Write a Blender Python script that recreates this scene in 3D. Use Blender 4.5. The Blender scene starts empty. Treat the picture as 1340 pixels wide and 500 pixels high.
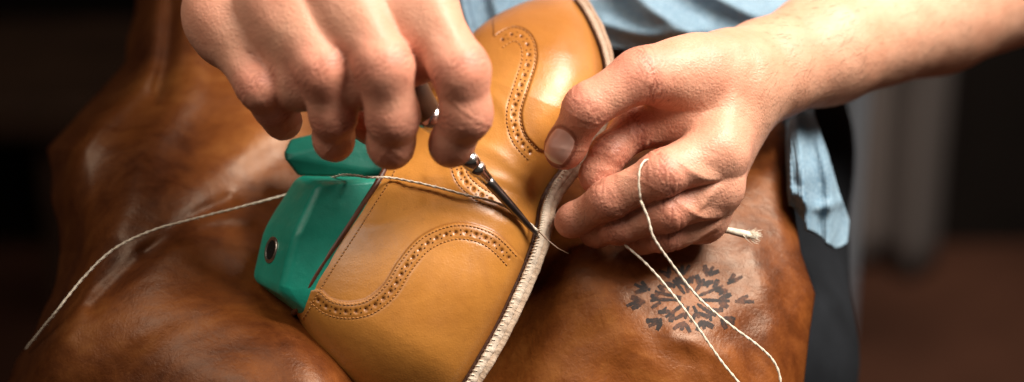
import bpy, math, random
import numpy as np
from mathutils import Vector, Matrix
from mathutils.bvhtree import BVHTree
random.seed(4); rng=np.random.RandomState(4)
sc=bpy.context.scene
# ---------------------------------------------------------------- frame (bench frame, centimetres)
D=90.0; FP=2880.0; PIT=math.radians(25)
R_=np.array([1,0,0.]); F_=np.array([0,math.cos(PIT),-math.sin(PIT)]); U_=np.array([0,math.sin(PIT),math.cos(PIT)])
T_=np.array([0,0,60.])
def vc(px,py,w):
    k=(D-w)/FP
    return np.array([(px-670)*k,(250-py)*k,w],dtype=float)
def wr(P):
    P=np.asarray(P,dtype=float)
    return (T_+P[...,0:1]*R_+P[...,1:2]*U_-P[...,2:3]*F_)*0.01
def cr(pts,u):
    pts=np.asarray(pts,float); n=len(pts); u=np.clip(np.asarray(u,float),0,n-1-1e-9)
    i=np.floor(u).astype(int); f=(u-i)[:,None]
    g=lambda k:pts[np.clip(k,0,n-1)]
    a,b,c,d=g(i-1),g(i),g(i+1),g(i+2)
    return 0.5*((2*b)+(-a+c)*f+(2*a-5*b+4*c-d)*f*f+(-a+3*b-3*c+d)*f**3)
def resample(pts,step):
    pts=np.asarray(pts,float); q=cr(pts,np.linspace(0,len(pts)-1,40*len(pts)))
    L=np.r_[0,np.cumsum(np.linalg.norm(np.diff(q,axis=0),axis=1))]
    m=max(2,int(L[-1]/step)+1); s=np.linspace(0,L[-1],m)
    return np.stack([np.interp(s,L,q[:,k]) for k in range(q.shape[1])],1)
# ---------------------------------------------------------------- objects
def mk(name,V,Fc,mats,parent=None,smooth=True,midx=None,attrs=None,world=False):
    me=bpy.data.meshes.new(name)
    VV=np.asarray(V,float) if world else wr(V)
    if isinstance(Fc,np.ndarray):
        me.vertices.add(len(VV)); me.vertices.foreach_set('co',VV.astype(np.float32).ravel())
        n=len(Fc); k=Fc.shape[1]
        me.loops.add(n*k); me.loops.foreach_set('vertex_index',Fc.astype(np.int32).ravel())
        me.polygons.add(n); me.polygons.foreach_set('loop_start',np.arange(0,n*k,k,dtype=np.int32))
        me.update(calc_edges=True); me.validate()
    else:
        me.from_pydata([tuple(v) for v in VV],[],[tuple(f) for f in Fc]); me.update()
    if not isinstance(mats,(list,tuple)): mats=[mats]
    for m in mats: me.materials.append(m)
    me.polygons.foreach_set('use_smooth',[smooth]*len(me.polygons))
    if midx is not None: me.polygons.foreach_set('material_index',np.asarray(midx,dtype=np.int32))
    if attrs:
        for k,v in attrs.items():
            a=me.attributes.new(k,'FLOAT','POINT'); a.data.foreach_set('value',np.asarray(v,dtype=np.float32))
    me.update()
    o=bpy.data.objects.new(name,me); sc.collection.objects.link(o)
    if parent is not None: o.parent=parent
    return o
def top(o,label,cat):
    o["label"]=label; o["category"]=cat
def grid_faces(a,b,off=0,flip=False,wrapb=False):
    i,j=np.meshgrid(np.arange(a-1),np.arange(b if wrapb else b-1),indexing='ij'); i=i.ravel(); j=j.ravel(); j2=(j+1)%b
    f=np.stack([i*b+j,(i+1)*b+j,(i+1)*b+j2,i*b+j2],1)+off
    return f[:,::-1] if flip else f
def tube(P,r,n=10,cap=True,ell=None,up=None):
    P=np.asarray(P,float); m=len(P); r=np.broadcast_to(np.asarray(r,float),(m,))
    T=np.gradient(P,axis=0); T/=np.linalg.norm(T,axis=1)[:,None]+1e-9
    u=np.array([0,0,1.]) if up is None else np.asarray(up,float)
    V=[]
    for k in range(m):
        a=u-T[k]*np.dot(u,T[k]); 
        if np.linalg.norm(a)<1e-3: a=np.cross(T[k],[1,0,0])
        a/=np.linalg.norm(a); u=a if up is None else u; b=np.cross(T[k],a)
        e=ell or (1,1)
        for q in range(n):
            th=2*math.pi*q/n
            V.append(P[k]+r[k]*(e[0]*math.cos(th)*a+e[1]*math.sin(th)*b))
    Fc=[list(x) for x in grid_faces(m,n,wrapb=True)]
    if cap: Fc.append(list(range(n))); Fc.append(list(range((m-1)*n,m*n))[::-1])
    return V,Fc
class MB:
    def __init__(s): s.V=[];s.F=[];s.M=[]
    def add(s,V,Fc,m=0):
        o=len(s.V); s.V+= [np.asarray(v,float) for v in V]; s.F+=[[i+o for i in f] for f in Fc]; s.M+=[m]*len(Fc)
    def obj(s,name,mats,parent=None,smooth=True): return mk(name,np.array(s.V),s.F,mats,parent,smooth,s.M)
# ---------------------------------------------------------------- materials
def mat(name):
    m=bpy.data.materials.new(name); m.use_nodes=True; nt=m.node_tree; b=nt.nodes['Principled BSDF']
    return m,nt,b
def N(nt,t,**kw):
    n=nt.nodes.new(t)
    for k,v in kw.items():
        if k in n.inputs: n.inputs[k].default_value=v
        else: setattr(n,k,v)
    return n
def ramp(nt,fac,stops):
    r=nt.nodes.new('ShaderNodeValToRGB'); e=r.color_ramp.elements
    while len(e)<len(stops): e.new(0.5)
    for q,(p,c) in zip(e,stops):
        q.position=p; q.color=(*c,1) if len(c)==3 else c
    nt.links.new(fac,r.inputs['Fac']); return r.outputs['Color']
def mapped(nt,rot,scl):
    m=nt.nodes.new('ShaderNodeMapping'); m.inputs['Rotation'].default_value=rot; m.inputs['Scale'].default_value=scl
    nt.links.new(nt.nodes.new('ShaderNodeTexCoord').outputs['Object'],m.inputs['Vector']); return m.outputs[0]
def noise(nt,scale,detail=4,rough=.55,dist=0,vec=None):
    n=N(nt,'ShaderNodeTexNoise',Scale=scale,Detail=detail,Roughness=rough,Distortion=dist)
    if vec is None:
        vec=nt.nodes.new('ShaderNodeTexCoord').outputs['Object']
    nt.links.new(vec,n.inputs['Vector']); return n.outputs['Fac']
def mixc(nt,f,a,b,mode='MIX'):
    m=nt.nodes.new('ShaderNodeMix'); m.data_type='RGBA'; m.blend_type=mode
    for s,v in ((0,f),(6,a),(7,b)):
        if hasattr(v,'node'): nt.links.new(v,m.inputs[s])
        else: m.inputs[s].default_value=(*v,1) if isinstance(v,tuple) else v
    return m.outputs[2]
def math_(nt,op,a,b=0.5):
    m=nt.nodes.new('ShaderNodeMath'); m.operation=op
    for s,v in ((0,a),(1,b)):
        if hasattr(v,'node'): nt.links.new(v,m.inputs[s])
        else: m.inputs[s].default_value=v
    return m.outputs[0]
def bump(nt,b,h,st,dist=0.001,prev=None):
    n=nt.nodes.new('ShaderNodeBump'); n.inputs['Strength'].default_value=st; n.inputs['Distance'].default_value=dist
    nt.links.new(h,n.inputs['Height'])
    if prev is not None: nt.links.new(prev,n.inputs['Normal'])
    nt.links.new(n.outputs[0],b.inputs['Normal']); return n.outputs[0]
def attr(nt,name):
    a=nt.nodes.new('ShaderNodeAttribute'); a.attribute_name=name; return a.outputs['Fac']
def vor(nt,scale,feature='DISTANCE_TO_EDGE',vec=None):
    n=N(nt,'ShaderNodeTexVoronoi',Scale=scale); n.feature=feature
    nt.links.new(vec or nt.nodes.new('ShaderNodeTexCoord').outputs['Object'],n.inputs['Vector']); return n.outputs['Distance']
def simple(name,col,rough=.5,metal=0,var=.25,ns=60,bst=.2,bd=.0005,spec=None):
    m,nt,b=mat(name); n=noise(nt,ns)
    c=ramp(nt,n,[(0.3,tuple(x*(1-var) for x in col)),(0.7,tuple(min(1,x*(1+var)) for x in col))])
    nt.links.new(c,b.inputs['Base Color']); b.inputs['Roughness'].default_value=rough; b.inputs['Metallic'].default_value=metal
    if spec is not None: b.inputs['Specular IOR Level'].default_value=spec
    if bst: bump(nt,b,noise(nt,ns*8,3),bst,bd)
    return m
# skin
M_skin,nt,b=mat('skin'); L=nt.links.new
c0=ramp(nt,noise(nt,38,5,.62),[(0.3,(0.52,0.24,0.145)),(0.7,(0.67,0.36,0.235))])
red=math_(nt,'MULTIPLY',attr(nt,'red'),math_(nt,'ADD',noise(nt,110,4,.6),0.30))
c1=mixc(nt,red,c0,(0.62,0.175,0.115))
c1=mixc(nt,ramp(nt,noise(nt,520,3,.7),[(0.58,(0,0,0)),(0.76,(.26,.26,.26))]),c1,(0.43,0.15,0.09))
c2=mixc(nt,math_(nt,'MULTIPLY',attr(nt,'crease'),0.8),c1,(0.24,0.06,0.035))
L(c2,b.inputs['Base Color']); L(ramp(nt,noise(nt,200,3),[(0.3,(.42,)*3),(0.7,(.56,)*3)]),b.inputs['Roughness'])
b.inputs['Subsurface Weight'].default_value=.07; b.inputs['Subsurface Radius'].default_value=(1,.35,.2); b.inputs['Subsurface Scale'].default_value=.003
b.inputs['Specular IOR Level'].default_value=.4
p=bump(nt,b,vor(nt,560,vec=mapped(nt,(.3,.2,.7),(1,1.9,1))),.5,.0005); p=bump(nt,b,noise(nt,300,5,.65),.5,.0007,p); bump(nt,b,noise(nt,95,4,.5,1.0),.26,.0012,p)
M_nail,nt,b=mat('nail')
c0=ramp(nt,noise(nt,80,2),[(0.3,(0.72,0.41,0.32)),(0.7,(0.80,0.50,0.41))])
c1=mixc(nt,attr(nt,'tip'),c0,(0.85,0.72,0.60)); nt.links.new(c1,b.inputs['Base Color']); b.inputs['Roughness'].default_value=.3; b.inputs['Specular IOR Level'].default_value=.35
# tan shoe leather
M_tan,nt,b=mat('tan_leather'); L=nt.links.new
c0=ramp(nt,noise(nt,22,5,.6,.5),[(0.25,(0.34,0.128,0.021)),(0.55,(0.49,0.200,0.036)),(0.8,(0.58,0.255,0.053))])
c0=mixc(nt,ramp(nt,noise(nt,240,4,.75),[(0.56,(0,0,0)),(0.75,(.30,.30,.30))]),c0,(0.24,0.085,0.016))
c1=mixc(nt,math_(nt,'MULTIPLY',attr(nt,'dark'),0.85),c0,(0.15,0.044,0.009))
L(c1,b.inputs['Base Color']); L(ramp(nt,noise(nt,70,5,.65),[(0.3,(.30,)*3),(0.7,(.46,)*3)]),b.inputs['Roughness'])
b.inputs['Coat Weight'].default_value=.08; b.inputs['Coat Roughness'].default_value=.3
p=bump(nt,b,vor(nt,900),.22,.0003); p=bump(nt,b,noise(nt,260,4,.6),.2,.0004,p); bump(nt,b,noise(nt,45,5,.6),.28,.0018,p)
# apron leather
M_apr,nt,b=mat('apron_leather'); L=nt.links.new
n1=noise(nt,10,6,.65,.8,mapped(nt,(.2,.5,.6),(1,1.4,1.2))); n2=noise(nt,60,6,.70,.5,mapped(nt,(.2,.3,.9),(1,1.6,1)))
nn=math_(nt,'ADD',math_(nt,'MULTIPLY',n1,.66),math_(nt,'MULTIPLY',n2,.34))
c0=ramp(nt,nn,[(0.35,(0.045,0.011,0.003)),(0.45,(0.115,0.029,0.006)),(0.55,(0.20,0.056,0.010)),(0.68,(0.31,0.105,0.020))])
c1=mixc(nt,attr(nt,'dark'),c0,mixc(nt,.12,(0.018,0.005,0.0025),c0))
c2=mixc(nt,math_(nt,'MULTIPLY',ramp(nt,noise(nt,420,5,.8),[(0.60,(0,0,0)),(0.74,(1,1,1))]),.2),c1,(0.36,0.15,0.045))
c2=mixc(nt,math_(nt,'MULTIPLY',ramp(nt,noise(nt,330,5,.8,1),[(0.60,(0,0,0)),(0.72,(1,1,1))]),.28),c2,(0.022,0.007,0.003))
L(c2,b.inputs['Base Color']); L(ramp(nt,n2,[(0.3,(.32,)*3),(0.7,(.48,)*3)]),b.inputs['Roughness']); b.inputs['Specular IOR Level'].default_value=.42
b.inputs['Specular Tint'].default_value=(1,.78,.6,1)
p=bump(nt,b,vor(nt,560),.28,.0003); p=bump(nt,b,noise(nt,210,6,.65,.6),.38,.0008,p); bump(nt,b,noise(nt,28,4,.5,.7,mapped(nt,(.2,.5,.6),(1,1.5,1.2))),.26,.0024,p)
M_ink,nt,b=mat('stamp_ink')
nt.links.new(ramp(nt,noise(nt,230,5,.75),[(0.48,(0.014,0.006,0.003)),(0.66,(0.10,0.030,0.008))]),b.inputs['Base Color']); b.inputs['Roughness'].default_value=.6; b.inputs['Specular IOR Level'].default_value=.25
M_stitch=simple('stitch_thread',(0.36,0.15,0.035),.7,0,.25,300)
M_hole=simple('hole_dark',(0.035,0.012,0.005),.9,0,.2,300,spec=.1)
M_bind=simple('binding_leather',(0.085,0.024,0.010),.45,0,.3,120)
M_rand=simple('rand_leather',(0.07,0.023,0.009),.6,0,.3,150)
def fibre(name,a,b_,c):
    M,nt,b=mat(name)
    c0=ramp(nt,noise(nt,190,6,.72,.5),[(0.26,a),(0.40,b_),(0.68,c)])
    c0=mixc(nt,attr(nt,'dark'),c0,(0.15,0.07,0.035))
    nt.links.new(c0,b.inputs['Base Color']); b.inputs['Roughness'].default_value=.85
    p=bump(nt,b,noise(nt,700,5,.8),.6,.0005); bump(nt,b,noise(nt,150,4,.6),.5,.0011,p); return M
M_welt=fibre('welt_leather',(0.34,0.21,0.135),(0.58,0.44,0.32),(0.75,0.63,0.50))
M_ins=fibre('insole_leather',(0.26,0.145,0.085),(0.48,0.33,0.22),(0.64,0.49,0.36))
def green(name,k):
    M,nt,b=mat(name)
    c0=ramp(nt,noise(nt,35,5,.65),[(0.3,(0.004*k,0.18*k,0.12*k)),(0.7,(0.010*k,0.29*k,0.20*k))])
    c1=mixc(nt,ramp(nt,noise(nt,380,4,.8,2),[(0.62,(0,0,0)),(0.76,(.4,.4,.4))]),c0,(0.14*k,0.45*k,0.36*k))
    nt.links.new(c1,b.inputs['Base Color']); nt.links.new(ramp(nt,noise(nt,60,5,.7),[(0.3,(.36,)*3),(0.7,(.56,)*3)]),b.inputs['Roughness'])
    p=bump(nt,b,noise(nt,220,5,.7),.45,.0006); bump(nt,b,noise(nt,30,3,.5),.4,.003,p); return M
M_green=green('green_plastic',1); M_green2=green('green_plastic_shaded',.42)  # second copy: same plastic, colour darkened for the shade behind the fist
M_steel=simple('steel',(0.62,0.60,0.57),.2,1,.15,150,.1)
M_brass=simple('worn_bushing_metal',(0.52,0.46,0.40),.32,1,.3,150,.2)
M_dsteel=simple('dark_steel',(0.22,0.20,0.19),.3,1,.3,150,.15)
M_wood=simple('dark_wood',(0.06,0.025,0.012),.4,0,.4,60)
M_thread,nt,b=mat('linen_thread')
nt.links.new(ramp(nt,noise(nt,600,4),[(0.3,(.55,.45,.33)),(0.7,(.80,.71,.58))]),b.inputs['Base Color']); b.inputs['Roughness'].default_value=.85
M_denim,nt,b=mat('denim'); L=nt.links.new
c0=ramp(nt,noise(nt,25,5,.6),[(0.3,(0.09,0.165,0.23)),(0.7,(0.19,0.295,0.37))])
c1=mixc(nt,ramp(nt,noise(nt,700,3,.7),[(0.45,(0,0,0)),(0.65,(.5,.5,.5))]),c0,(0.35,0.45,0.52))
c2=mixc(nt,attr(nt,'dark'),c1,(0.035,0.06,0.095))
L(c2,b.inputs['Base Color']); b.inputs['Roughness'].default_value=.9
wv=N(nt,'ShaderNodeTexWave',Scale=230,Distortion=1.5); L(nt.nodes.new('ShaderNodeTexCoord').outputs['Object'],wv.inputs['Vector'])
p=bump(nt,b,wv.outputs['Fac'],.4,.0008); p=bump(nt,b,noise(nt,130,4),.35,.002,p); bump(nt,b,noise(nt,40,3,.45,.6),.55,.006,p)
M_trou=simple('trouser_cloth',(0.010,0.011,0.013),.95,0,.3,40,spec=.1)
M_wall=simple('wall_paint',(0.006,0.004,0.003),.95,0,.4,6,spec=.1)
M_floor=simple('floor_wood',(0.052,0.020,0.011),.8,0,.5,5,spec=.1)
M_post=simple('grey_metal',(0.07,0.075,0.085),.6,.1,.2,8)
M_curt,nt,b=mat('grey_cloth')
nt.links.new(ramp(nt,noise(nt,5,2,.5,0,mapped(nt,(0,0,0),(3,1,.4))),[(0.35,(0.045,0.036,0.032)),(0.65,(0.14,0.112,0.098))]),b.inputs['Base Color']); b.inputs['Roughness'].default_value=.95
M_bench=simple('bench_wood',(0.05,0.025,0.014),.8,0,.4,8,spec=.2)
# ---------------------------------------------------------------- SDF tools
def cone(P,a,b,ra,rb):
    pa=P-a; ba=b-a; h=np.clip(pa@ba/np.dot(ba,ba),0,1)
    return np.sqrt(((pa-h[:,None]*ba)**2).sum(1))-(ra+(rb-ra)*h)
def smin(a,b,k):
    h=np.maximum(k-np.abs(a-b),0)/k
    return np.minimum(a,b)-h*h*k*.25
def J(t): 
    p=vc(t[0],t[1],t[2]).astype(np.float32); return p,t[3]*(D-t[2])/FP
def surfnets(f,lo,hi,h,slack=.35):
    B=8; lo=np.array(lo,float); nb=np.ceil((np.array(hi)-lo)/(h*B)).astype(int); n=nb*B
    bi=np.stack(np.meshgrid(*[np.arange(k) for k in nb],indexing='ij'),-1).reshape(-1,3)
    cen=(lo+(bi*B+(B-1)/2)*h).astype(np.float32); dc=f(cen)
    vol=np.repeat(np.repeat(np.repeat(dc.reshape(nb),B,0),B,1),B,2).astype(np.float32)
    act=bi[np.abs(dc)<B*h*.87+slack]
    o=np.stack(np.meshgrid(*[np.arange(B)]*3,indexing='ij'),-1).reshape(-1,3)
    for c in range(0,len(act),500):
        ids=(act[c:c+500,None,:]*B+o[None]).reshape(-1,3)
        vol[ids[:,0],ids[:,1],ids[:,2]]=f((lo+ids*h).astype(np.float32))
    s=vol<0; m=n-1
    sl=lambda a,dx,dy,dz:a[dx:m[0]+dx,dy:m[1]+dy,dz:m[2]+dz]
    cs=[(x,y,z) for x in (0,1) for y in (0,1) for z in (0,1)]
    cnt=sum(sl(s,*c).astype(np.int8) for c in cs)
    cell=np.argwhere((cnt>0)&(cnt<8)); vid=np.full(tuple(m),-1,np.int32)
    vid[cell[:,0],cell[:,1],cell[:,2]]=np.arange(len(cell))
    acc=np.zeros((len(cell),3)); num=np.zeros(len(cell))
    for a in cs:
        for k in range(3):
            if a[k]==0:
                bb=list(a); bb[k]=1
                va=vol[cell[:,0]+a[0],cell[:,1]+a[1],cell[:,2]+a[2]]; vb=vol[cell[:,0]+bb[0],cell[:,1]+bb[1],cell[:,2]+bb[2]]
                x=(va<0)!=(vb<0); t=np.where(x,va/np.where(x,va-vb,1),0)
                p=np.array(a,float)[None].repeat(len(cell),0); p[:,k]+=t
                acc[x]+=p[x]; num[x]+=1
    V=lo+(cell+acc/num[:,None])*h
    Fs=[]
    for k in range(3):
        i1,i2=[q for q in range(3) if q!=k]
        A=np.take(s,np.arange(n[k]-1),axis=k); Bq=np.take(s,np.arange(1,n[k]),axis=k)
        e=np.argwhere(A!=Bq); e=e[(e[:,i1]>0)&(e[:,i2]>0)&(e[:,i1]<m[i1])&(e[:,i2]<m[i2])]
        ins=s[e[:,0],e[:,1],e[:,2]]
        q=[]
        for (d1,d2) in ((1,1),(0,1),(0,0),(1,0)):
            g=e.copy(); g[:,i1]-=d1; g[:,i2]-=d2; q.append(vid[g[:,0],g[:,1],g[:,2]])
        q=np.stack(q,1); fl=ins if k!=1 else ~ins
        q[~fl]=q[~fl][:,::-1]; Fs.append(q)
    return V,np.concatenate(Fs)
def make_hand(fingers,palm,arm,webk,lo,hi,h,lines=(),ridges=()):
    fj=[[J(t) for t in f] for f in fingers]; pj=[[J(t) for t in f] for f in palm]; aj=[J(t) for t in arm]
    rj=[[J(t) for t in f] for f in ridges]
    creases=[]
    for f in fj:
        for q in range(1,len(f)-1):
            a=f[q+1][0]-f[q-1][0]; creases.append((f[q][0],a/np.linalg.norm(a),f[q][1],1.0 if q==1 else .8))
    def crease_val(P):
        v=np.zeros(len(P),np.float32)
        for c,a,r,st in creases:
            d=P-c; s=d@a; rr=np.sqrt((d**2).sum(1)); m=rr<r*1.9
            if not m.any(): continue
            sm=s[m]+.10*np.sin(d[m][:,0]*6+d[m][:,1]*5)+.04*np.sin(d[m][:,0]*17+1); fall=np.clip((1.8-rr[m]/r)*1.6,0,1)
            g=0
            for s0,w0 in ((-.42,.4),(-.24,.7),(-.07,1),(.09,.9),(.26,.6),(.42,.35)): g=g+w0*np.exp(-((sm-s0)/.045)**2)
            v[m]=np.maximum(v[m],g*fall*.95*st)
        for a,b,wd in lines:
            dd=cone(P,a,b,0,0); v=np.maximum(v,.9*np.exp(-(dd/wd)**2))
        return v
    def f(P):
        d=None
        for a,b in zip(aj[:-1],aj[1:]):
            q=cone(P,a[0],b[0],a[1],b[1]); d=q if d is None else smin(d,q,.8)
        for ch in pj:
            for a,b in zip(ch[:-1],ch[1:]):
                d=smin(d,cone(P,a[0],b[0],a[1],b[1]),webk)
        for ch in rj:
            for a,b in zip(ch[:-1],ch[1:]):
                d=smin(d,cone(P,a[0],b[0],a[1],b[1]),.42)
        dfs=None
        for ch in fj:
            df=None
            for q,(a,b) in enumerate(zip(ch[:-1],ch[1:])):
                mid=(a[0]+b[0])/2; rm=(a[1]+b[1])/2*.94; ra=a[1]*(.97 if q else 1); rb=b[1]*(.97 if q<len(ch)-2 else 1)
                c=np.minimum(cone(P,a[0],mid,ra,rm),cone(P,mid,b[0],rm,rb)); df=c if df is None else smin(df,c,.36)
            tip=ch[-1]; prev=ch[-2]; ax=(tip[0]-prev[0])/np.linalg.norm(tip[0]-prev[0])
            df=smin(df,np.sqrt(((P-(tip[0]-ax*tip[1]*.35))**2).sum(1))-tip[1]*1.0,.3)
            dr=np.sqrt(((P-ch[0][0])**2).sum(1)); k=np.clip(1.25-(dr-ch[0][1])*.55,.12,.9)
            h_=np.maximum(k-np.abs(d-df),0)/k
            bl=h_*h_*k*.25
            dfs=(df,bl) if dfs is None else (smin(dfs[0],df,.06),np.maximum(dfs[1],bl))
        out=np.minimum(d,dfs[0])-dfs[1]
        near=np.abs(out)<.4
        if near.any(): out[near]+=.045*crease_val(P[near])
        nz=np.sin(P[:,0]*2.1+1.3*P[:,1])*np.sin(P[:,1]*2.7-P[:,2])*np.sin(P[:,2]*2.3+.5)
        return out+.015*nz
    V,Fc=surfnets(f,lo,hi,h)
    P=V.astype(np.float32); red_=np.zeros(len(P))
    for ch in fj:
        for q,(c,r) in enumerate(ch):
            k=.5 if q==0 else (.85 if q<len(ch)-1 else .95)
            red_=np.maximum(red_,k*np.exp(-(((P-c)**2).sum(1))/(2*(r*1.0)**2)))
    return V,Fc,red_,crease_val(P)
# ---------------------------------------------------------------- person
h2_f=[[(915,95,0,42),(838,98,1.5,36),(768,140,1.7,30.5),(738,196,.45,26)],
 [(898,160,-.5,32),(830,170,-.5,27.5),(798,199,-.1,25),(780,232,-.1,22.5)],
 [(938,198,.8,36),(868,227,1.9,31),(797,261,1.0,27),(747,290,-.3,21.5)],
 [(934,246,.3,34),(874,276,1.1,27.5),(812,296,.2,24),(778,303,-1.0,20.5)],
 [(918,285,-.6,31),(870,306,.1,24),(836,312,-.7,20.5)]]
h2_p=[[(955,110,-1.8,54),(898,148,-.8,36)],[(955,110,-1.8,54),(938,198,.6,35)],[(958,125,-2.6,50),(934,244,-.2,34)],
 [(955,130,-3.2,46),(918,283,-1.4,31)],[(950,105,-1.5,54),(905,97,-.3,40),(842,99,1.2,35)]]
h2_r=[[(965,85,.0,15),(952,140,.45,13),(940,188,1.4,13)],[(958,68,-.2,14),(905,80,.8,13)]]
h2_a=[(955,112,-2.6,60),(1000,93,-3.6,63),(1080,62,-6,72),(1220,5,-11,90),(1420,-85,-18,112)]
h1_f=[[(290,20,3,42),(341,114,4.2,31.5),(360,141,3.4,27.5),(371,160,2.6,23.5)],
 [(362,5,4.2,42),(423,92,5.5,36),(436,151,4.5,31),(437,186,3.4,26)],
 [(447,-10,4.8,42),(503,88,6.1,38.5),(514,153,5.2,35.5),(511,192,4.1,30.5)],
 [(538,-18,4.6,42),(603,93,6.0,39),(610,149,5.3,35),(589,192,4.2,28)],
 [(330,-20,.2,46),(370,60,.3,38),(440,125,1.0,32),(490,165,1.2,26)]]
h1_p=[[(380,-170,-1,75),(290,18,2.6,42)],[(380,-170,-1,75),(362,3,4.0,42)],[(390,-170,-1,75),(447,-12,4.6,43)],[(400,-170,-1,75),(538,-20,4.4,43)],
 [(380,-160,-1,75),(330,-20,.2,48)],[(300,10,2.4,44),(380,0,3.4,46),(460,-15,4.,46),(535,-18,4.,42)],
 [(303,55,2.3,35),(388,55,4.0,36),(468,48,4.7,38),(560,38,4.9,38)],[(340,108,3.2,22),(392,108,4.2,28),(467,106,4.8,29),(553,80,4.8,28)]]
h1_r=[[(440,-60,5.3,12),(500,60,6.5,13)],[(350,-60,4.5,12),(418,65,5.9,13)],[(540,-60,5.1,12),(598,65,6.5,13)]]
h1_a=[(385,-180,-1.4,72),(370,-300,-6,85),(380,-560,-20,115)]
def box(js,pad=.6):
    P=[];
    for ch in js:
        for t in ch:
            p,r=J(t); P+= [p-r-pad,p+r+pad]
    P=np.array(P); return P.min(0),P.max(0)
HV=[];HF=[];HR=[];HC=[];bv={}
def nfr(c,ax,n):
    c=np.array(c,float); ax=np.array(ax,float); n=np.array(n,float); n/=np.linalg.norm(n); ax-=n*ax.dot(n); ax/=np.linalg.norm(ax); return c,ax,n,np.cross(n,ax)
A_=vc(738,196,.45); B_=vc(768,140,1.7)
nails=[(nfr(A_+np.array([-.08,.07,0]),A_-B_,(-.18,.05,1)),1.42,1.18)]
lines={'B':[(vc(905,60,1),vc(880,105,2),.07),(vc(925,95,2),vc(900,130,2),.06),(vc(985,60,-1.5),vc(975,130,-1),.06),(vc(997,60,-1.5),vc(990,130,-1),.05),(vc(855,62,2.8),(vc(842,120,2.8)),.05),(vc(862,64,2.8),(vc(852,124,2.6)),.05),(vc(890,110,1.6),vc(868,140,1.5),.05),(vc(872,60,2.4),vc(905,85,1.8),.04),(vc(900,130,1.6),vc(880,150,1.2),.05)],'A':[(vc(300,60,4.4),vc(345,75,5.0),.05),(vc(380,40,5.6),vc(400,62,5.8),.04)]}
for key,(f,p,a,k,rg) in {'B':(h2_f,h2_p,h2_a,1.2,h2_r),'A':(h1_f,h1_p,h1_a,1.3,h1_r)}.items():
    lo,hi=box(f+p+[a])
    V,Fc,r_,c_=make_hand(f,p,a,k,lo,hi,.07,lines[key],rg)
    bv[key]=BVHTree.FromPolygons([tuple(v) for v in V],[tuple(q) for q in Fc.tolist()])
    if key=='B':
        for (c,ax,n,bb),Ln,Wn in nails:
            d=V-c; u=d@ax/(Ln*.5); v=d@bb/(Wn*.5); z=d@n
            e=(np.abs(u)**2.6+np.abs(v)**2.6)**(1/2.6)
            c_=np.maximum(c_,np.exp(-((e-1.10)/.09)**2)*(z>.2)*1.3)
    HF.append(Fc+sum(len(x) for x in HV)); HV.append(V); HR.append(r_); HC.append(c_)
def tors(P):
    d=cone(P,vc(700,-150,-30),vc(700,-1500,-48),17,15)
    for a,b,ra,rb in ((vc(1420,-85,-18),vc(1250,-1100,-46),4.6,6),(vc(380,-560,-20),vc(250,-1150,-46),4.4,6),(vc(1250,-1100,-46),vc(700,-1150,-48),6,12),(vc(250,-1150,-46),vc(700,-1150,-48),6,12),
       (vc(700,-1150,-48),vc(700,-1650,-52),8,6)):
        d=smin(d,cone(P,a,b,ra,rb),2)
    return smin(d,np.sqrt(((P-vc(700,-1900,-52))**2).sum(1))-9.5,2)
V,Fc=surfnets(tors,(-35,-5,-75),(50,95,-10),1.2,3)
HF.append(Fc+sum(len(x) for x in HV)); HV.append(V); HR.append(np.zeros(len(V))); HC.append(np.zeros(len(V)))
hb=MB()
for _ in range(800):
    x=rng.uniform(1000,1330); y=62-(x-1080)*.41+rng.uniform(-75,95)
    q=bv['B'].ray_cast(Vector((0,0,D)),(Vector(vc(x,y,0))-Vector((0,0,D))).normalized(),200)
    if q[0] is None: continue
    n=np.array(q[1]); n=n if n[2]>0 else -n; p=np.array(q[0]); d=np.array([-.75,-.45,0])+rng.randn(3)*.18; d-=n*d.dot(n)*.8; d/=np.linalg.norm(d); ln=.35+.35*rng.rand()
    hb.add(*tube([p-n*.02,p+d*ln*.5+n*.05,p+d*ln+n*.05],[.006,.005,.002],3,cap=False))
person=mk('person',np.concatenate(HV),np.concatenate(HF),M_skin,attrs={'red':np.concatenate(HR),'crease':np.clip(np.concatenate(HC),0,1)})
top(person,"seated person in faded denim shirt stitching a shoe with an awl","person")
M_hair=simple('arm_hair',(0.22,0.12,0.06),.6,0,.2,60,0)
o=hb.obj('arm_hair',M_hair,person); o["kind"]="stuff"
def nail(b,fr,L,W,name='fingernail'):
    c,ax,n,bb=fr; Vs=[];tp=[];m=21
    for i in range(m):
        for j in range(m):
            u=-1+2*i/(m-1); v=-1+2*j/(m-1)
            uu=u*math.sqrt(1-v*v*.40); vv=v*math.sqrt(1-u*u*.34)
            o=c+ax*uu*L*.5+bb*vv*W*.5+n*3
            hit=b.ray_cast(Vector(o),Vector(-n),8)
            e=max(abs(u),abs(v)); off=.055*(1-e**8)-.02*(e**8)
            q=np.array(hit[0]) if hit[0] else o-n*3
            Vs.append(q+n*off); tp.append(min(1,max(0,(uu-.66)/.12)))
    return mk(name,np.array(Vs),grid_faces(m,m,flip=True),M_nail,person,attrs={'tip':tp})
for fr,Ln,Wn in nails: nail(bv['B'],fr,Ln,Wn)
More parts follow.
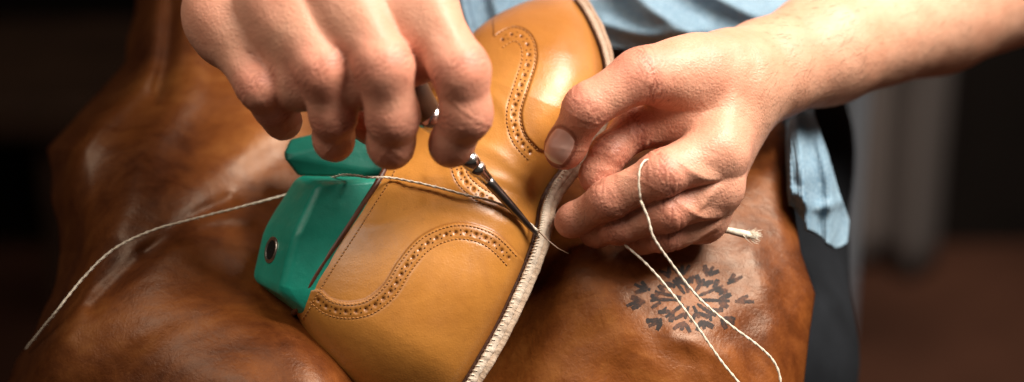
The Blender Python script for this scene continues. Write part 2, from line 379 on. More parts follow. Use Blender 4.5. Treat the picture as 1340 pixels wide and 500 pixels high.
# ---------------------------------------------------------------- shoe
Ls=[(387,410),(392,402),(405,378),(425,345),(450,308),(475,270),(500,232),(520,190),(545,150),(568,112),(588,82),(606,57),(630,33),(662,13),(702,-2),(742,-6)]
Rs=[(575,560),(590,525),(612,490),(648,428),(674,374),(693,328),(702,295),(707,267),(720,240),(748,203),(776,160),(790,120),(790,85),(780,50),(764,18),(746,-5)]
Wc=[-1.2,-1.25,-1.35,-1.55,-1.75,-1.95,-2.2,-2.6,-3.0,-3.5,-4.0,-4.6,-5.2,-5.9,-6.6,-7.2]
def fprof(s,t):
    open_=.62*(1-t)**2+ (1-(1-t)**2) - .58*t**6
    clos=np.sqrt(np.clip(1-(1-np.clip(t*1.2,0,1))**2,0,1))*.97+.03-.55*t**6
    k=np.clip((s-5.6)/2.2,0,1); k=k*k*(3-2*k)
    return open_*(1-k)+clos*k
def Hs(s):
    h=np.interp(s,[0,2,4,6,7,8,10,12,15],[3.4,3.45,3.3,2.95,2.85,2.95,3.4,3.35,3.0])
    h=h*np.sqrt(np.clip(1-(1-np.clip(s/3.8,0,1))**2,0.0,1))
    return h*np.sqrt(np.clip(1-np.clip((s-11.0)/4.0,0,1)**2,0.0,1))
def S(s,t,side=1):
    s=np.asarray(s,float); t=np.asarray(t,float)
    l=cr(Ls,s); r=cr(Rs,s); wc=cr(np.array(Wc)[:,None],s)[:,0]
    px=l*(1-t)[:,None]+r*t[:,None]
    bow=np.clip(1-s/2.5,0,1)**2*np.sin(np.pi*t)
    px=px+bow[:,None]*np.array([[-26,17]])
    w=wc+side*Hs(s)*fprof(s,t)
    return px,w
def vcs(px,w):
    k=(D-w)/FP; return np.stack([(px[:,0]-670)*k,(250-px[:,1])*k,w],1)
Ns,Nt=460,190
ss,tt=np.meshgrid(np.linspace(0,15,Ns)**1.0,np.linspace(0,1,Nt),indexing='ij'); ss=ss.ravel(); tt=tt.ravel()
curveA=[(412,388),(428,402),(455,408),(485,402),(512,380),(532,348),(560,318),(600,304),(640,314),(670,342)]
curveB=[(652,56),(672,45),(688,54),(692,78),(682,112),(672,148),(678,180),(698,204)]
curveC=[(630,150),(612,178),(600,205),(605,232),(625,252),(648,264)]
def poly_dist(P,C,st=4):
    C=resample(C,st); d=np.full(len(P),1e9)
    for a,b in zip(C[:-1],C[1:]):
        ba=b-a; h=np.clip(((P-a)@ba)/ba.dot(ba),0,1); d=np.minimum(d,np.linalg.norm(P-a-h[:,None]*ba,axis=1))
    return d
def inside(P,poly):
    poly=np.asarray(poly,float); c=np.zeros(len(P),bool); j=len(poly)-1
    for i in range(len(poly)):
        a,b=poly[i],poly[j]
        m=((a[1]>P[:,1])!=(b[1]>P[:,1]))&(P[:,0]<(b[0]-a[0])*(P[:,1]-a[1])/(b[1]-a[1]+1e-9)+a[0]); c^=m; j=i
    return c
def off(C,o):
    C=resample(C,4); T=np.gradient(C,axis=0); T/=np.linalg.norm(T,axis=1)[:,None]
    return C+o*np.stack([-T[:,1],T[:,0]],1)
px,w=S(ss,tt,1)
dark=np.zeros(len(px)); rise=np.zeros(len(px))
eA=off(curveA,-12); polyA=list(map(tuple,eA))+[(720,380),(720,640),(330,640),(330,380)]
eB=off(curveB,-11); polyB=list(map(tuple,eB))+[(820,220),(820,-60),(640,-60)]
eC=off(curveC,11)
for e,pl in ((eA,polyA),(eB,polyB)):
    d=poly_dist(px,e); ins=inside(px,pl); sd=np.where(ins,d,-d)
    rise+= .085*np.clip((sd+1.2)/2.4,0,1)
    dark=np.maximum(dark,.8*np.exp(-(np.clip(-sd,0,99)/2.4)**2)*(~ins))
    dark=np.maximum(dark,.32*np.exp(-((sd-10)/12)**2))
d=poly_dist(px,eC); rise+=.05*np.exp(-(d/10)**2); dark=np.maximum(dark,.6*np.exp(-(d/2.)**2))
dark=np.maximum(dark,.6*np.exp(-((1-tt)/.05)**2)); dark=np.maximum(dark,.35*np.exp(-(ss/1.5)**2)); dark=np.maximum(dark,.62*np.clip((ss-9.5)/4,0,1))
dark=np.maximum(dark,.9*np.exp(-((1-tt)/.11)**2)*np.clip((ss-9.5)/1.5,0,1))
for Cw,aw,ww in (([(560,232),(610,226),(660,236),(700,262)],.05,7),([(590,190),(640,196),(690,232)],.06,9),([(560,262),(620,276),(680,300)],.05,9),([(480,300),(520,290),(560,270)],.04,10),([(610,120),(650,130),(668,160)],.05,9)):
    rise+=aw*np.exp(-(poly_dist(px,Cw)/ww)**2)
holes=[]; smalls=[]
for C in (curveA,curveB,curveC):
    P=resample(C,6.6)
    for k,p in enumerate(P[1:-1]):
        T=P[k+2]-P[k]; T/=np.linalg.norm(T); nrm=np.array([-T[1],T[0]])
        if k%2==0: holes.append(p)
        else: smalls+= [p+nrm*2.9,p-nrm*2.9]
for C,sg in ((curveA,1),(curveB,1),(curveC,-1)):
    for o_ in (-9,8.5):
        rise-=.022*np.exp(-(poly_dist(px,off(C,o_*sg))/2.0)**2)
    rise-=.012*np.exp(-(poly_dist(px,C)/4.5)**2)
cand=np.where((poly_dist(px,curveA)<8)|(poly_dist(px,curveB)<8)|(poly_dist(px,curveC)<8))[0]
for p in holes:
    d=np.linalg.norm(px[cand]-p,axis=1); rise[cand]-=.07*np.exp(-(d/2.5)**4); dark[cand]=np.maximum(dark[cand],.75*np.exp(-(d/3.6)**4))
for p in smalls:
    d=np.linalg.norm(px[cand]-p,axis=1); dark[cand]=np.maximum(dark[cand],.5*np.exp(-(d/1.8)**2))
front=vcs(px,w+rise)
px2,w2=S(ss,tt,-1); back=vcs(px2,w2)
capn=9
cs_,ct=np.meshgrid(np.linspace(0,15,Ns),np.linspace(0,1,capn),indexing='ij')
fi=np.arange(Ns)*Nt+Nt-1
capV=(front[fi][:,None,:]*(1-ct)[...,None]+back[fi][:,None,:]*ct[...,None])
capV[...,0]-=.25*np.sin(np.pi*ct); capV=capV.reshape(-1,3)
SV=np.concatenate([front,back,capV]); SF=np.concatenate([grid_faces(Ns,Nt,0,True),grid_faces(Ns,Nt,Ns*Nt),grid_faces(Ns,capn,2*Ns*Nt,True)])
bvS=BVHTree.FromPolygons([tuple(v) for v in front],[tuple(q) for q in grid_faces(Ns,Nt,0,True).tolist()])
CAM=Vector((0,0,D))
def hit(b,x,y,lift=0):
    p=Vector(vc(x,y,0)); d=(p-CAM).normalized(); h=b.ray_cast(CAM,d,300)
    if h[0] is None: return None
    n=np.array(h[1]); 
    if n.dot(np.array(d))>0: n=-n
    return np.array(h[0])+n*lift,n
shoe=bpy.data.objects.new('shoe',None); sc.collection.objects.link(shoe); shoe.location=Vector(wr(vc(600,300,-2))); 
top(shoe,"tan leather brogue shoe with unfinished pale welt, lying sideways","shoe")
def parent_keep(o,p):
    o.parent=p; o.matrix_parent_inverse=Matrix.Translation(-p.location)
mb=MB()
def stitches(C,step=6.2,ln=4.4,r=.030,mi=1,surf=None,lift=.015):
    P=resample(C,step)
    for a,b in zip(P[:-1],P[1:]):
        c=(a+b)/2; d=(b-a)/np.linalg.norm(b-a)*ln/2
        q=[hit(surf or bvS,*(c+k*d),lift) for k in (-1,-.5,0,.5,1)]
        if any(x is None for x in q): continue
        V,Fc=tube([x[0]+x[1]*(.02*(1-abs(k)**2)-.012) for x,k in zip(q,(-1,-.5,0,.5,1))],[r*.5,r,r*1.1,r,r*.5],6)
        mb.add(V,Fc,mi)
def disc(x,y,r,mi=2,surf=None,lift=.006):
    h=hit(surf or bvS,x,y,lift)
    if h is None: return
    c,n=h; a=np.cross(n,[0,1,0]); a/=np.linalg.norm(a); b_=np.cross(n,a)
    V=[c+r*(math.cos(t)*a+math.sin(t)*b_) for t in np.linspace(0,2*math.pi,12,endpoint=False)]
    mb.add([c-n*.005]+V,[[0,k+1,(k+1)%12+1] for k in range(12)],mi)
for C,sg in ((curveA,1),(curveB,1),(curveC,-1)):
    stitches(off(C,-9*sg),5,3.6,.027); stitches(off(C,8.5*sg),5,3.6,.027)
for p in holes: disc(*p,.060)
for p in smalls: disc(*p,.032,lift=.012)
def srow(t0,s0,s1,n=60): 
    q,_=S(np.linspace(s0,s1,n),np.full(n,t0)); return q
stitches(srow(.055,.4,9.5),5,3.6,.026)
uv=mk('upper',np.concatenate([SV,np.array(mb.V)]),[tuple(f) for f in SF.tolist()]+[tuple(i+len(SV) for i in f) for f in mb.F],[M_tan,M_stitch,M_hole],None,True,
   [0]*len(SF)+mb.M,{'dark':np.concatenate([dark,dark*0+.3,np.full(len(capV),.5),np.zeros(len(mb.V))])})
parent_keep(uv,shoe)
s=np.linspace(0,6.9,90)
def rim(side): 
    p,w_=S(s,np.zeros(90),side); return vcs(p+np.array([[-1.5,-1]]),w_-.03*side)
V1,F1=tube(rim(1),.14,10,up=(0,0,1),ell=(1.3,.9)); V2,F2=tube(rim(-1),.15,10,up=(0,0,1))
o=mk('collar_binding',np.array(V1),F1,M_bind); parent_keep(o,shoe)
o=mk('collar_binding',np.array(V2),F2,M_bind); parent_keep(o,shoe)
s=np.linspace(.3,7.0,80); pl,wl=S(s,np.zeros(80),1); pl2,wl2=S(s,np.full(80,.25),1)
Vv=np.concatenate([vcs(pl+[[1,0]],wl-.12),vcs(pl2,wl2-.35)]); o=mk('lining',Vv,np.stack([np.arange(79),np.arange(1,80),np.arange(81,160),np.arange(80,159)],1),M_bind); parent_keep(o,shoe)
def welt(offx,wd,dp,lift,s0,s1,mt,name,amp,rib=0,n=900):
    s=np.linspace(s0,s1,n); p,w_=S(s,np.ones(n),1); T=np.gradient(p,axis=0); T/=np.linalg.norm(T,axis=1)[:,None]; nr=np.stack([-T[:,1],T[:,0]],1)
    wav=np.convolve(rng.randn(n+70),np.ones(71)/71,'valid')*amp*9
    nar=1-.35*np.clip((s-9)/2,0,1)
    c=vcs(p+nr*((offx*nar+wav)[:,None]),w_+lift); TT=np.gradient(c,axis=0); TT/=np.linalg.norm(TT,axis=1)[:,None]
    al=np.r_[0,np.cumsum(np.linalg.norm(np.diff(c,axis=0),axis=1))]
    m=22; V=[]; dkv=[]
    n1=np.convolve(rng.randn(n+26),np.ones(27)/27,'valid')*amp*1.6+rib*.7*np.sin(al*2*math.pi/.34); n2=np.convolve(rng.randn(n+12),np.ones(13)/13,'valid')*amp+rib*np.sin(al*2*math.pi/.34)
    for k in range(n):
        a=np.array([nr[k,0],-nr[k,1],0]); a-=TT[k]*a.dot(TT[k]); a/=np.linalg.norm(a); b_=np.cross(TT[k],a); 
        if b_[2]<0: b_=-b_
        for q in range(m):
            th=2*math.pi*q/m; cx,sx=math.cos(th),math.sin(th)
            x=math.copysign(abs(cx)**.65,cx)*wd*nar[k]*(1+n1[k]); y=math.copysign(abs(sx)**.65,sx)*dp*(1+n2[k])
            V.append(c[k]+a*x+b_*(y-.25*x)+rng.randn(3)*amp*.012); dkv.append(min(.6,max(0,(s[k]-9.0)/2.5)))
    Fc=[list(x) for x in grid_faces(n,m,wrapb=True)]+[list(range(m)),list(range((n-1)*m,n*m))[::-1]]
    o=mk(name,np.array(V),Fc,mt,attrs={'dark':dkv}); parent_keep(o,shoe); return o
welt(9,.19,.18,.32,.2,14.6,M_welt,'welt',.24,.03)
welt(17.5,.165,.17,.18,.2,14.4,M_ins,'insole',.26,.0)
welt(2.0,.12,.14,.05,.2,14.6,M_rand,'rand',.2)
ms=MB()
for s0 in np.arange(1.5,9.2,.105):
    p,w_=S(np.array([s0,s0+.05]),np.ones(2),1); T=p[1]-p[0]; T/=np.linalg.norm(T); nr=np.array([-T[1],T[0]])
    A0=vc(*(p[0]+nr*2.5),w_[0]+.36); A1=vc(*(p[0]+nr*5+T*1.2),w_[0]+.53); A2=vc(*(p[0]+nr*8.5+T*2.6),w_[0]+.51)
    ms.add(*tube([A0,A1,A2],[.022,.032,.018],6))
o=ms.obj('welt_stitching',M_thread); parent_keep(o,shoe)
# ---------------------------------------------------------------- last (green form)
def hull(name,pts,mt,parent,bev=.35):
    import bmesh
    bm=bmesh.new()
    for p in pts: bm.verts.new(tuple(wr(np.array([vc(*p)]))[0]))
    bmesh.ops.convex_hull(bm,input=bm.verts[:])
    bmesh.ops.dissolve_limit(bm,angle_limit=.12,verts=bm.verts[:],edges=bm.edges[:])
    bmesh.ops.recalc_face_normals(bm,faces=bm.faces[:])
    me=bpy.data.meshes.new(name); bm.to_mesh(me); bm.free(); me.materials.append(mt)
    me.polygons.foreach_set('use_smooth',[True]*len(me.polygons))
    o=bpy.data.objects.new(name,me); sc.collection.objects.link(o)
    bv_=o.modifiers.new('b','BEVEL'); bv_.width=bev*.01; bv_.segments=7; bv_.limit_method='ANGLE'; bv_.angle_limit=.25
    o.modifiers.new('w','WEIGHTED_NORMAL')
    if parent: parent_keep(o,parent)
    return o
last=bpy.data.objects.new('shoe_last',None); sc.collection.objects.link(last); last.location=Vector(wr(vc(420,320,0)))
top(last,"green plastic shoe last with metal bushing, set inside the tan shoe","shoe last")
fa=[(366,384,.95),(386,306,1.05),(416,240,.3)]; fb=[(329,364,-1.8),(344,298,-2.0),(388,230,-2.6)]
hull('heel_block',fa+fb+[(398,416,.2),(515,232,-.5),(350,374,-4.2),(397,232,-4.6),(470,395,.1),(560,244,-.9),(470,400,-4),(560,244,-4.4)],M_green,last,.34)
hull('cone_block',[(380,182,-3.4),(370,204,-2.4),(390,230,-2.8),(535,232,-2.8),(560,158,-3.2),(440,168,-3.6),(376,190,-6),(390,230,-6),(540,232,-6),(560,160,-6)],M_green2,last,.13)
q0,q1,q2,q3=vc(*fa[0]),vc(*fa[1]),vc(*fb[0]),vc(*fb[1])
nrm=np.cross(q1-q0,q2-q0); nrm/=np.linalg.norm(nrm)
if nrm[0]>0: nrm=-nrm
a=q1-q0; a/=np.linalg.norm(a); b_=np.cross(nrm,a)
c=(q0+q1+q2+q3)/4+a*.30+(q2-q0)*.08
c=c-nrm*nrm.dot(c-q0)
th=np.linspace(0,2*math.pi,33)[:-1]; rings=[(.56,-.1),(.56,.03),(.53,.05),(.44,.04),(.41,.0),(.40,.0)]
Vr=[c+r*(math.cos(t)*a+math.sin(t)*b_)+nrm*z for r,z in rings for t in th]
o=mk('bushing',np.array(Vr),grid_faces(len(rings),32,wrapb=True),M_brass); parent_keep(o,last)
rings=[(.41,.022),(.25,.01),(.02,.012)]
Vr=[c+r*(math.cos(t)*a+math.sin(t)*b_)+nrm*z for r,z in rings for t in th]
M_blk=simple('bushing_shadow',(0.012,0.010,0.008),.9,0,.2,100,spec=.1)
o=mk('bushing_hole',np.array(Vr),grid_faces(len(rings),32,wrapb=True),M_blk); parent_keep(o,last)
# ---------------------------------------------------------------- awl
awl=bpy.data.objects.new('awl',None); sc.collection.objects.link(awl); a0=vc(706,311,-.25); a1=vc(480,61,4.1); awl.location=Vector(wr(a0)) 
top(awl,"steel awl with polished ferrule and dark handle held in a hand","awl")
def rev(name,prof,mt,n=28):
    L_=np.linalg.norm(a1-a0); P=[a0+(a1-a0)*(s_/L_) for s_,r in prof]; r=[r for s_,r in prof]
    P=np.array(P); T=(a1-a0)/L_; u=np.cross(T,[0,1,0]); u/=np.linalg.norm(u); v=np.cross(T,u)
    V=[P[k]+r[k]*(math.cos(t)*u+math.sin(t)*v) for k in range(len(P)) for t in np.linspace(0,2*math.pi,n,endpoint=False)]
    o=mk(name,np.array(V),[list(x) for x in grid_faces(len(P),n,wrapb=True)]+[list(range(n)),list(range((len(P)-1)*n,len(P)*n))[::-1]],mt); parent_keep(o,awl); return o
rev('blade',[(0,.01),(.25,.07),(.8,.125),(1.6,.17),(2.4,.20),(3.2,.22),(3.6,.23)],M_dsteel)
rev('ferrule',[(3.4,.14),(3.45,.25),(3.9,.28),(3.95,.33),(4.05,.35),(4.2,.35),(4.25,.31),(4.3,.31),(4.35,.37),(4.75,.39),(4.8,.34),(4.9,.34),(4.95,.41),(6.0,.45),(6.8,.5),(6.85,.56),(7.3,.58),(7.35,.5)],M_steel)
rev('handle',[(7.2,.48),(7.4,.62),(8.2,.8),(9.2,.9),(10.2,.85),(10.9,.7),(11.1,.3)],M_wood)
V,Fc=tube([vc(704,302,.3),vc(715,313,.62),vc(730,325,.65),vc(744,332,.5)],[.03,.026,.02,.008],8)
M_wax=simple('waxed_bristle',(0.22,0.13,0.08),.5,0,.2,100)
o=mk('needle',np.array(V),Fc,M_wax); top(o,"thin curved bristle needle poking out beside the pale welt","needle")
# ---------------------------------------------------------------- apron
cp=[(730,350,-1.8),(700,450,-1.6),(660,540,-1.3),(800,335,-1.5),(850,400,-.5),(780,420,-.6),(950,420,-.6),(1045,450,-2.6),(1066,385,-3.6),(1030,250,-5.2),(1020,180,-7),(1000,80,-12),(850,510,.3),(960,530,-.2),(900,320,-2.2),(960,330,-2.6),
(600,300,-7),(500,200,-7.5),(700,100,-11),(850,100,-11),(950,160,-8),(600,0,-15),(850,0,-16),(720,0,-16),(780,230,-5.5),(860,220,-4.6),
(300,330,-3.6),(250,300,-3.2),(330,410,-.9),(380,450,.6),(430,500,1.2),(470,560,.8),(200,430,-.2),(100,470,-1.5),(300,500,1.8),(20,500,-3.5),(150,350,-3),(90,330,-5),(75,200,-8.6),(130,190,-6.6),(200,215,-5.6),(290,220,-6.8),(190,140,-8.6),(250,100,-10),(170,100,-11),(200,20,-13),(300,50,-11.5),(400,100,-9.5),(560,480,-4.6),(560,420,-5.5),(420,330,-5.6),(340,260,-6),(200,620,.5),(500,640,.0),(800,640,.5),(1040,640,-3),(-20,620,-4),(400,200,-8.)]
cp=np.array(cp,float)
def tps(C,lam=.02):
    X=C[:,:2]/100; n=len(X); r=np.linalg.norm(X[:,None]-X[None],axis=2); K=np.where(r>0,r*r*np.log(r+1e-9),0)+np.eye(n)*lam
    Pm=np.c_[np.ones(n),X]; A=np.block([[K,Pm],[Pm.T,np.zeros((3,3))]]); s_=np.linalg.solve(A,np.r_[C[:,2],0,0,0])
    def f(P):
        P=P/100; out=s_[n]+P@s_[n+1:]
        for i in range(n):
            r=np.linalg.norm(P-X[i],axis=1); out=out+s_[i]*np.where(r>0,r*r*np.log(r+1e-9),0)
        return out
    return f
fA=tps(cp,.3)
folds=[([(200,-60),(192,40),(182,100),(112,180),(72,260)],.9,22),([(256,-20),(246,60),(238,120),(190,205),(150,300)],.5,26),
([(330,180),(270,230),(200,262),(120,340),(70,430)],.5,32),([(350,330),(260,330),(160,372),(60,470)],.75,44),([(430,500),(350,430),(250,400),(160,440),(60,540)],.45,34),
([(226,-40),(220,60),(208,120)],-.7,10),([(300,262),(220,306),(120,400)],-.3,11),([(330,300),(270,300),(190,330)],-.2,9),
([(760,345),(815,420),(890,540)],.22,38),([(985,330),(1014,420),(1005,540)],.3,24),([(880,440),(950,470),(990,530)],.18,16)]
def fold_sum(P):
    o=np.zeros(len(P))
    for C,a,wd in folds: o+=a*np.exp(-(poly_dist(P,C,12)/wd)**2)
    return o
ya=[-80,-20,30,80,120,150,195,260,330,390,440,500,540,640]; xl=[190,182,172,163,132,100,63,68,80,66,40,8,-15,-60]
yb=[-80,80,100,170,250,330,385,440,520,640]; xr=[980,990,1000,1030,1036,1048,1067,1059,1050,1045]
NY,NX=300,460
yy=np.linspace(-80,640,NY); G=[]
for y in yy:
    a=np.interp(y,ya,xl)+1.5*math.sin(y*.09); b_=np.interp(y,yb,xr)
    G.append(np.stack([np.linspace(a,b_,NX),np.full(NX,y)],1))
G=np.concatenate(G); w=fA(G)+fold_sum(G)
Lb=np.interp(G[:,1],ya,xl); Rb=np.interp(G[:,1],yb,xr)
dl=G[:,0]-Lb; dr=Rb-G[:,0]
w-=3.6*np.clip(1-dl/55,0,1)**2.2; w-=.35*np.clip(1-dr/25,0,1)**2
w+=.04*np.sin(G[:,0]*.05+2*np.sin(G[:,1]*.03))*np.sin(G[:,1]*.06+G[:,0]*.02)
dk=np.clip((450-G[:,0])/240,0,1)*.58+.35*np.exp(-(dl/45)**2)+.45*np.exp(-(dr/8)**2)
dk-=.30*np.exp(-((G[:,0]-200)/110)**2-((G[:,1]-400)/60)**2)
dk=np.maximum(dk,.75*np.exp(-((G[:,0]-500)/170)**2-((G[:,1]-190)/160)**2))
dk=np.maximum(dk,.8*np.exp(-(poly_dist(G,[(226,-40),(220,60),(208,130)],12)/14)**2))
apV=vcs(G,w); apF=grid_faces(NY,NX)
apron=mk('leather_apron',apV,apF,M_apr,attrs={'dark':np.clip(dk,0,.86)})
so=apron.modifiers.new('s','SOLIDIFY'); so.thickness=.0025; so.offset=-1
top(apron,"worn dark brown leather apron with black stamped motif over lap","apron")
bvA=BVHTree.FromPolygons([tuple(v) for v in apV],[tuple(q) for q in apF.tolist()])
mb=MB()
def blob(pts,wd,mi=0,pw=.35):
    P=resample(pts,1.8); n=len(P)
    if n<3: return
    T=np.gradient(P,axis=0); T/=np.linalg.norm(T,axis=1)[:,None]+1e-9; nr=np.stack([-T[:,1],T[:,0]],1)
    V=[]
    for k in range(n):
        q=k/max(1,n-1); ww=wd*(math.sin(math.pi*min(.93,max(.07,q)))**pw)*(1+.14*rng.randn())
        for m in (-1,-.33,.33,1):
            h=hit(bvA,*(P[k]+nr[k]*m*ww),.012)
            if h is None: return
            V.append(h[0])
    mb.add(V,[list(x) for x in grid_faces(n,4)])
r2=np.random.RandomState(8)
cx,cy=903,392
def pt(r,a): a=math.radians(a); return (cx+r*math.cos(a),cy+r*.74*math.sin(a))
for i,(a0_,rr) in enumerate(((172,84),(200,78),(232,66),(264,62),(298,66),(330,80),(0,84),(34,72),(66,56),(104,56),(140,72))):
    a0_+=r2.uniform(-5,5); bend=r2.uniform(-4,4)
    blob([pt(12,a0_),pt(rr*.5,a0_+bend),pt(rr*.62,a0_+bend*.4)],2.3,0,.18)
    blob([pt(rr*.70,a0_),pt(rr*.85,a0_),pt(rr,a0_-bend)],2.6,0,.18)
    for r in (rr*.46,rr*.76):
        for sgn in (-1,1):
            if r2.rand()<.15: continue
            A0=pt(r,a0_+sgn*100/r); A1=pt(r+7,a0_+sgn*330/r); A2=pt(r+12+4*r2.rand(),a0_+sgn*(470+60*r2.rand())/r)
            blob([A0,A1,A2],2.5+1.2*r2.rand(),0,.18)
    # broken segments of the rim between two arms
    blob([pt(rr*.50,a0_+13),pt(rr*.52,a0_+16),pt(rr*.52,a0_+19)],3.6,0,.2)
o=mb.obj('stamped_motif',M_ink,apron); o["label"]="black stamped radiating motif"
# ---------------------------------------------------------------- threads
def thread(name,P3,r,label,fray=0):
    P=resample(P3,.2); n=len(P)
    jit=np.stack([np.convolve(rng.randn(n+14),np.ones(15)/15,'valid') for _ in range(3)],1)*.03
    jit[:,2]=np.abs(jit[:,2]); P=P+jit; m=MB()
    T=np.gradient(P,axis=0); T/=np.linalg.norm(T,axis=1)[:,None]
    for st in (0,1):
        Q=[]
        for k in range(n):
            u=np.cross(T[k],[.3,.9,.2]); u/=np.linalg.norm(u); v=np.cross(T[k],u); th=k*.2*9+st*math.pi
            Q.append(P[k]+.45*r*(math.cos(th)*u+math.sin(th)*v))
        V,Fc=tube(Q,r*.72,7); m.add(V,Fc)
    for _ in range(int(n*.10)+fray):
        k=rng.randint(n); d=rng.randn(3); d/=np.linalg.norm(d); V,Fc=tube([P[k],P[k]+d*.08,P[k]+d*.14+T[k]*.08],[.007,.005,.003],4); m.add(V,Fc)
    o=m.obj(name,M_thread); top(o,label,"thread"); return o
def ap(x,y,l=.1):
    return hit(bvA,x,y,l)[0]
def sh(x,y,l=.1):
    return hit(bvS,x,y,l)[0]
def apw(x,y,mn,l=.12):
    q=ap(x,y,l); p=vc(x,y,mn); return p if p[2]>q[2] else vc(x,y,q[2])
thread('thread',[ap(40,459,.2),apw(70,412,-2.),apw(110,362,-1.9),apw(150,325,-1.8),apw(200,301,-1.7),apw(250,287,-1.8),apw(310,272,-2.0),vc(360,259,-2.3),vc(385,251,-2.5),vc(405,243,-2.6),vc(428,235,-1.9),vc(448,229,-.8),vc(466,230,.3),vc(484,232,1.0),sh(512,236,.2),sh(540,240,.18),sh(572,247,.16),sh(610,257,.16),sh(645,267,.16),sh(672,280,.14),sh(690,293,.12),vc(704,303,-.1)],.052,"off-white waxed thread trailing over shoe and apron into a stitch")
thread('thread',[vc(760,300,-.9),vc(778,297,-.5),apw(792,300,.1),apw(815,318,.4),apw(850,350,.5),apw(885,392,.7),apw(915,432,.9),apw(945,474,1.0),apw(975,512,.9),apw(1000,560,.6)],.052,"off-white waxed thread hanging loose from fingers")
thread('thread',[vc(838,262,2.95),vc(836,240,3.2),vc(838,220,3.1),vc(846,209,2.6),vc(850,212,2.3)],.045,"short end of off-white thread looped over a finger")
thread('thread',[vc(838,262,2.95),vc(848,285,2.8),vc(856,312,2.6),vc(880,346,1.9),vc(915,390,1.5),vc(955,425,1.3),vc(995,455,1.2),vc(1015,478,1.1),vc(1022,510,1.0),vc(1020,560,.8)],.052,"off-white waxed thread draped over finger and falling to apron")
m=MB(); V,Fc=tube([vc(930,300,-1.2),vc(955,302,-1.0),vc(972,306,-.9),vc(986,309,-1.0)],[.10,.12,.15,.12],8,ell=(1,1.1)); m.add(V,Fc)
for _ in range(110):
    p=vc(972+rng.rand()*14,307+rng.randn()*3,-1+rng.randn()*.1); d=np.array([.22+.2*rng.rand(),rng.randn()*.12-.03,rng.randn()*.1]); m.add(*tube([p,p+d*.5+rng.randn(3)*.02,p+d],[.016,.012,.004],4))
o=m.obj('cord',M_thread); top(o,"frayed off-white cord end sticking out under the hand","cord")
# ---------------------------------------------------------------- shirt, trousers
C=np.array([(540,-60,-10.5),(600,0,-9.5),(640,40,-10),(700,0,-11.2),(780,0,-11.5),(850,20,-10.5),(900,0,-10.5),(980,40,-11),(1040,120,-10),(1030,220,-4.2),(1020,170,-6.2),(1070,250,-5.2),(1105,300,-6.8),(1060,320,-5),(700,-200,-14),(1000,-100,-15),(820,60,-11),(900,150,-11)],float)
fS=tps(C); NYs,NXs=200,300; G=[]
for u in np.linspace(0,1,NXs):
    x0=545+u*(1062-545)
    ybm=np.interp(x0,[545,600,700,800,900,960,1000,1016,1028,1040,1050,1057,1062],[40,46,62,62,70,100,262,300,306,318,326,322,318])
    for v in np.linspace(0,1,NYs):
        y=-140+v*(ybm+140); xs=np.interp(y,[-140,150,200,250,290,326],[0,4,22,36,50,46]); G.append((x0+xs*u**2,y))
G=np.array(G); w=fS(G)
w-=7.0*np.clip((1034-G[:,0])/22,0,1)*(G[:,1]>120)
sf=[([(606,-60),(606,0),(618,46)],.4,7),([(640,-40),(650,10),(665,50)],.6,11),([(588,-50),(583,0),(590,40)],.35,7),([(800,-40),(850,10),(900,40)],1.0,15),([(860,-60),(930,-10),(990,20)],1.1,14),([(790,30),(850,45),(920,40)],.6,11),([(1043,150),(1050,230),(1060,320)],.7,8),([(1072,180),(1086,250),(1084,320)],.7,9),([(1038,250),(1066,272),(1104,262)],.35,8)]
for Cc,a,wd in sf: w+=a*np.exp(-(poly_dist(G,Cc)/wd)**2)
seam=[[(613,-60),(613,0),(625,46)],[(598,-60),(597,0),(606,46)]]
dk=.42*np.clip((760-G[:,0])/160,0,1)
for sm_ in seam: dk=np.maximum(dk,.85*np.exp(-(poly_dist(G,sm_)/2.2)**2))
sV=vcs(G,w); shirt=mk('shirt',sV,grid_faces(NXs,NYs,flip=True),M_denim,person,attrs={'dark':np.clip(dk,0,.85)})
so=shirt.modifiers.new('s','SOLIDIFY'); so.thickness=.002; so.offset=-1; shirt["label"]="faded light blue denim shirt"
def trou(P):
    d=None
    for pts in ([(900,0,-34,8.5),(950,200,-19,6.0),(972,470,-11.5,5.0)],[(480,-20,-34,8.5),(340,150,-22,6.2),(270,350,-13,5.0)]):
        js=[(vc(a,b_,c_),r) for a,b_,c_,r in pts]
        k=js[-1][0]; Wk=wr(k[None])[0]*100
        dn=np.array([0,-math.cos(PIT),-math.sin(PIT)])
        js.append((k+dn*(Wk[2]-6),4.2))
        for a,b_ in zip(js[:-1],js[1:]):
            q=cone(P,a[0],b_[0],a[1],b_[1]); d=q if d is None else smin(d,q,1.5)
    return smin(d,cone(P,vc(480,-20,-34),vc(900,0,-34),8,8),2)
V,Fc=surfnets(trou,(-32,-75,-60),(30,20,5),.9,2.5)
o=mk('trousers',V,Fc,M_trou,person); o["label"]="dark grey trousers"
# ---------------------------------------------------------------- background
Bk=-120
def wbox(name,x0,x1,y0,y1,z0,z1,mt,lab=None,cat=None,bev=.01):
    V=[(x,y,z) for x in (x0,x1) for y in (y0,y1) for z in (z0,z1)]
    F4=[(0,1,3,2),(4,6,7,5),(0,4,5,1),(2,3,7,6),(0,2,6,4),(1,5,7,3)]
    o=mk(name,np.array(V),F4,mt,world=True,smooth=False)
    if bev: q=o.modifiers.new('b','BEVEL'); q.width=bev; q.segments=3
    if lab: top(o,lab,cat)
    return o
fl=mk('floor',np.array([(-6,-3,0),(6,-3,0),(6,8,0),(-6,8,0)],float),[(0,1,2,3)],M_floor,world=True); fl["kind"]="structure"
yw=wr(vc(1200,390,Bk)[None])[0][1]
wl=wbox('wall',-4,4,yw+.12,yw+.22,0,2.6,M_wall,"dark brown shadowed workshop wall","wall",0)
def X(px,w=Bk): return vc(px,250,w)[0]*.01
xs=np.linspace(X(1132),X(1238),60); zs=np.linspace(0.002,1.2,30)
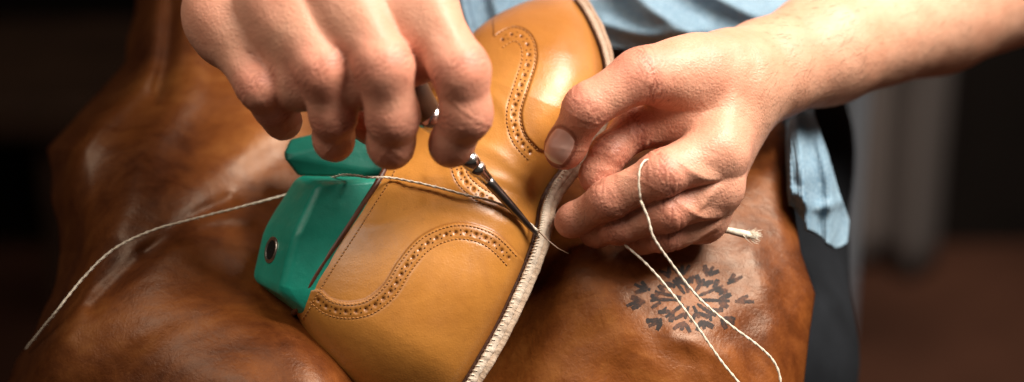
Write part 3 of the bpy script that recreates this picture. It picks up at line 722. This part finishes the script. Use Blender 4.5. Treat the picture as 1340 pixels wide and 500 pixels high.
Vc=[(x,yw+.05+.018*math.sin((x-xs[0])*95+.6*math.sin(z*4))*(.5+.5*math.sin((x-xs[0])*23+1)),z) for x in xs for z in zs]
o=mk('curtain',np.array(Vc),grid_faces(60,30),M_curt,world=True); top(o,"grey cloth hanging in folds behind the workplace","curtain")
so=o.modifiers.new('s','SOLIDIFY'); so.thickness=.004
yp=wr(vc(1100,250,-60)[None])[0][1]
th=np.linspace(0,2*math.pi,24,endpoint=False); xp=X(1102,-60)
prof=[(0,.05),(.02,.05),(.03,.014),(.9,.014),(.905,.012)]
V=[(xp+r*math.cos(t),yp+r*math.sin(t),z) for z,r in prof for t in th]
o=mk('metal_post',np.array(V),[list(x) for x in grid_faces(len(prof),24,wrapb=True)]+[list(range(24)),list(range(96,120))[::-1]],M_post,world=True); top(o,"slim bluish grey metal post standing on the floor","post")
zb=wr(vc(60,105,-112)[None])[0]
bench=wbox('workbench',-2.2,X(175,-112),zb[1]-.1,zb[1]+.15,zb[2]-.02,zb[2]+.02,M_bench,"low wooden workbench standing in shadow","workbench",.01)
for xx in (-2.0,X(130,-112)-.05):
    for y2 in (zb[1]-.06,zb[1]+.08):
        l=wbox('leg',xx,xx+.06,y2,y2+.06,0,zb[2]-.022,M_bench,bev=.004); l.parent=bench
# ---------------------------------------------------------------- lights
def area(name,pos,tgt,size,en,col):
    l=bpy.data.lights.new(name,'AREA'); l.shape='RECTANGLE'; l.size=size[0]; l.size_y=size[1]; l.energy=en; l.color=col
    o=bpy.data.objects.new(name,l); sc.collection.objects.link(o)
    p=Vector(wr(np.array(pos,float)[None])[0]); t=Vector(wr(np.array(tgt,float)[None])[0]); o.location=p; o.rotation_euler=(t-p).to_track_quat('-Z','Y').to_euler()
area('key_lamp',(57,76,50),(6,0,0),(.6,.5),35,(1,.93,.85))
area('fill_lamp',(-55,60,58),(8,0,0),(.6,.5),5,(1,.89,.77))
area('room_lamp',(110,90,-40),(75,-8,-120),(.6,.6),4,(1,.9,.8))
wd=bpy.data.worlds.new("World"); sc.world=wd; wd.use_nodes=True; bg=wd.node_tree.nodes['Background']; bg.inputs[0].default_value=(1,.82,.68,1); bg.inputs[1].default_value=.052
# ---------------------------------------------------------------- camera
cam=bpy.data.cameras.new('camera'); co=bpy.data.objects.new('camera',cam); sc.collection.objects.link(co); sc.camera=co
co.location=Vector((T_-F_*D)*.01); co.rotation_euler=(math.pi/2-PIT,0,0)
cam.sensor_width=36; cam.lens=36*FP/1340; cam.clip_start=.05; cam.clip_end=100
cam.dof.use_dof=True; cam.dof.focus_distance=.893; cam.dof.aperture_fstop=3.4
sc.view_settings.view_transform='Standard'; sc.view_settings.look='None'; sc.view_settings.exposure=0
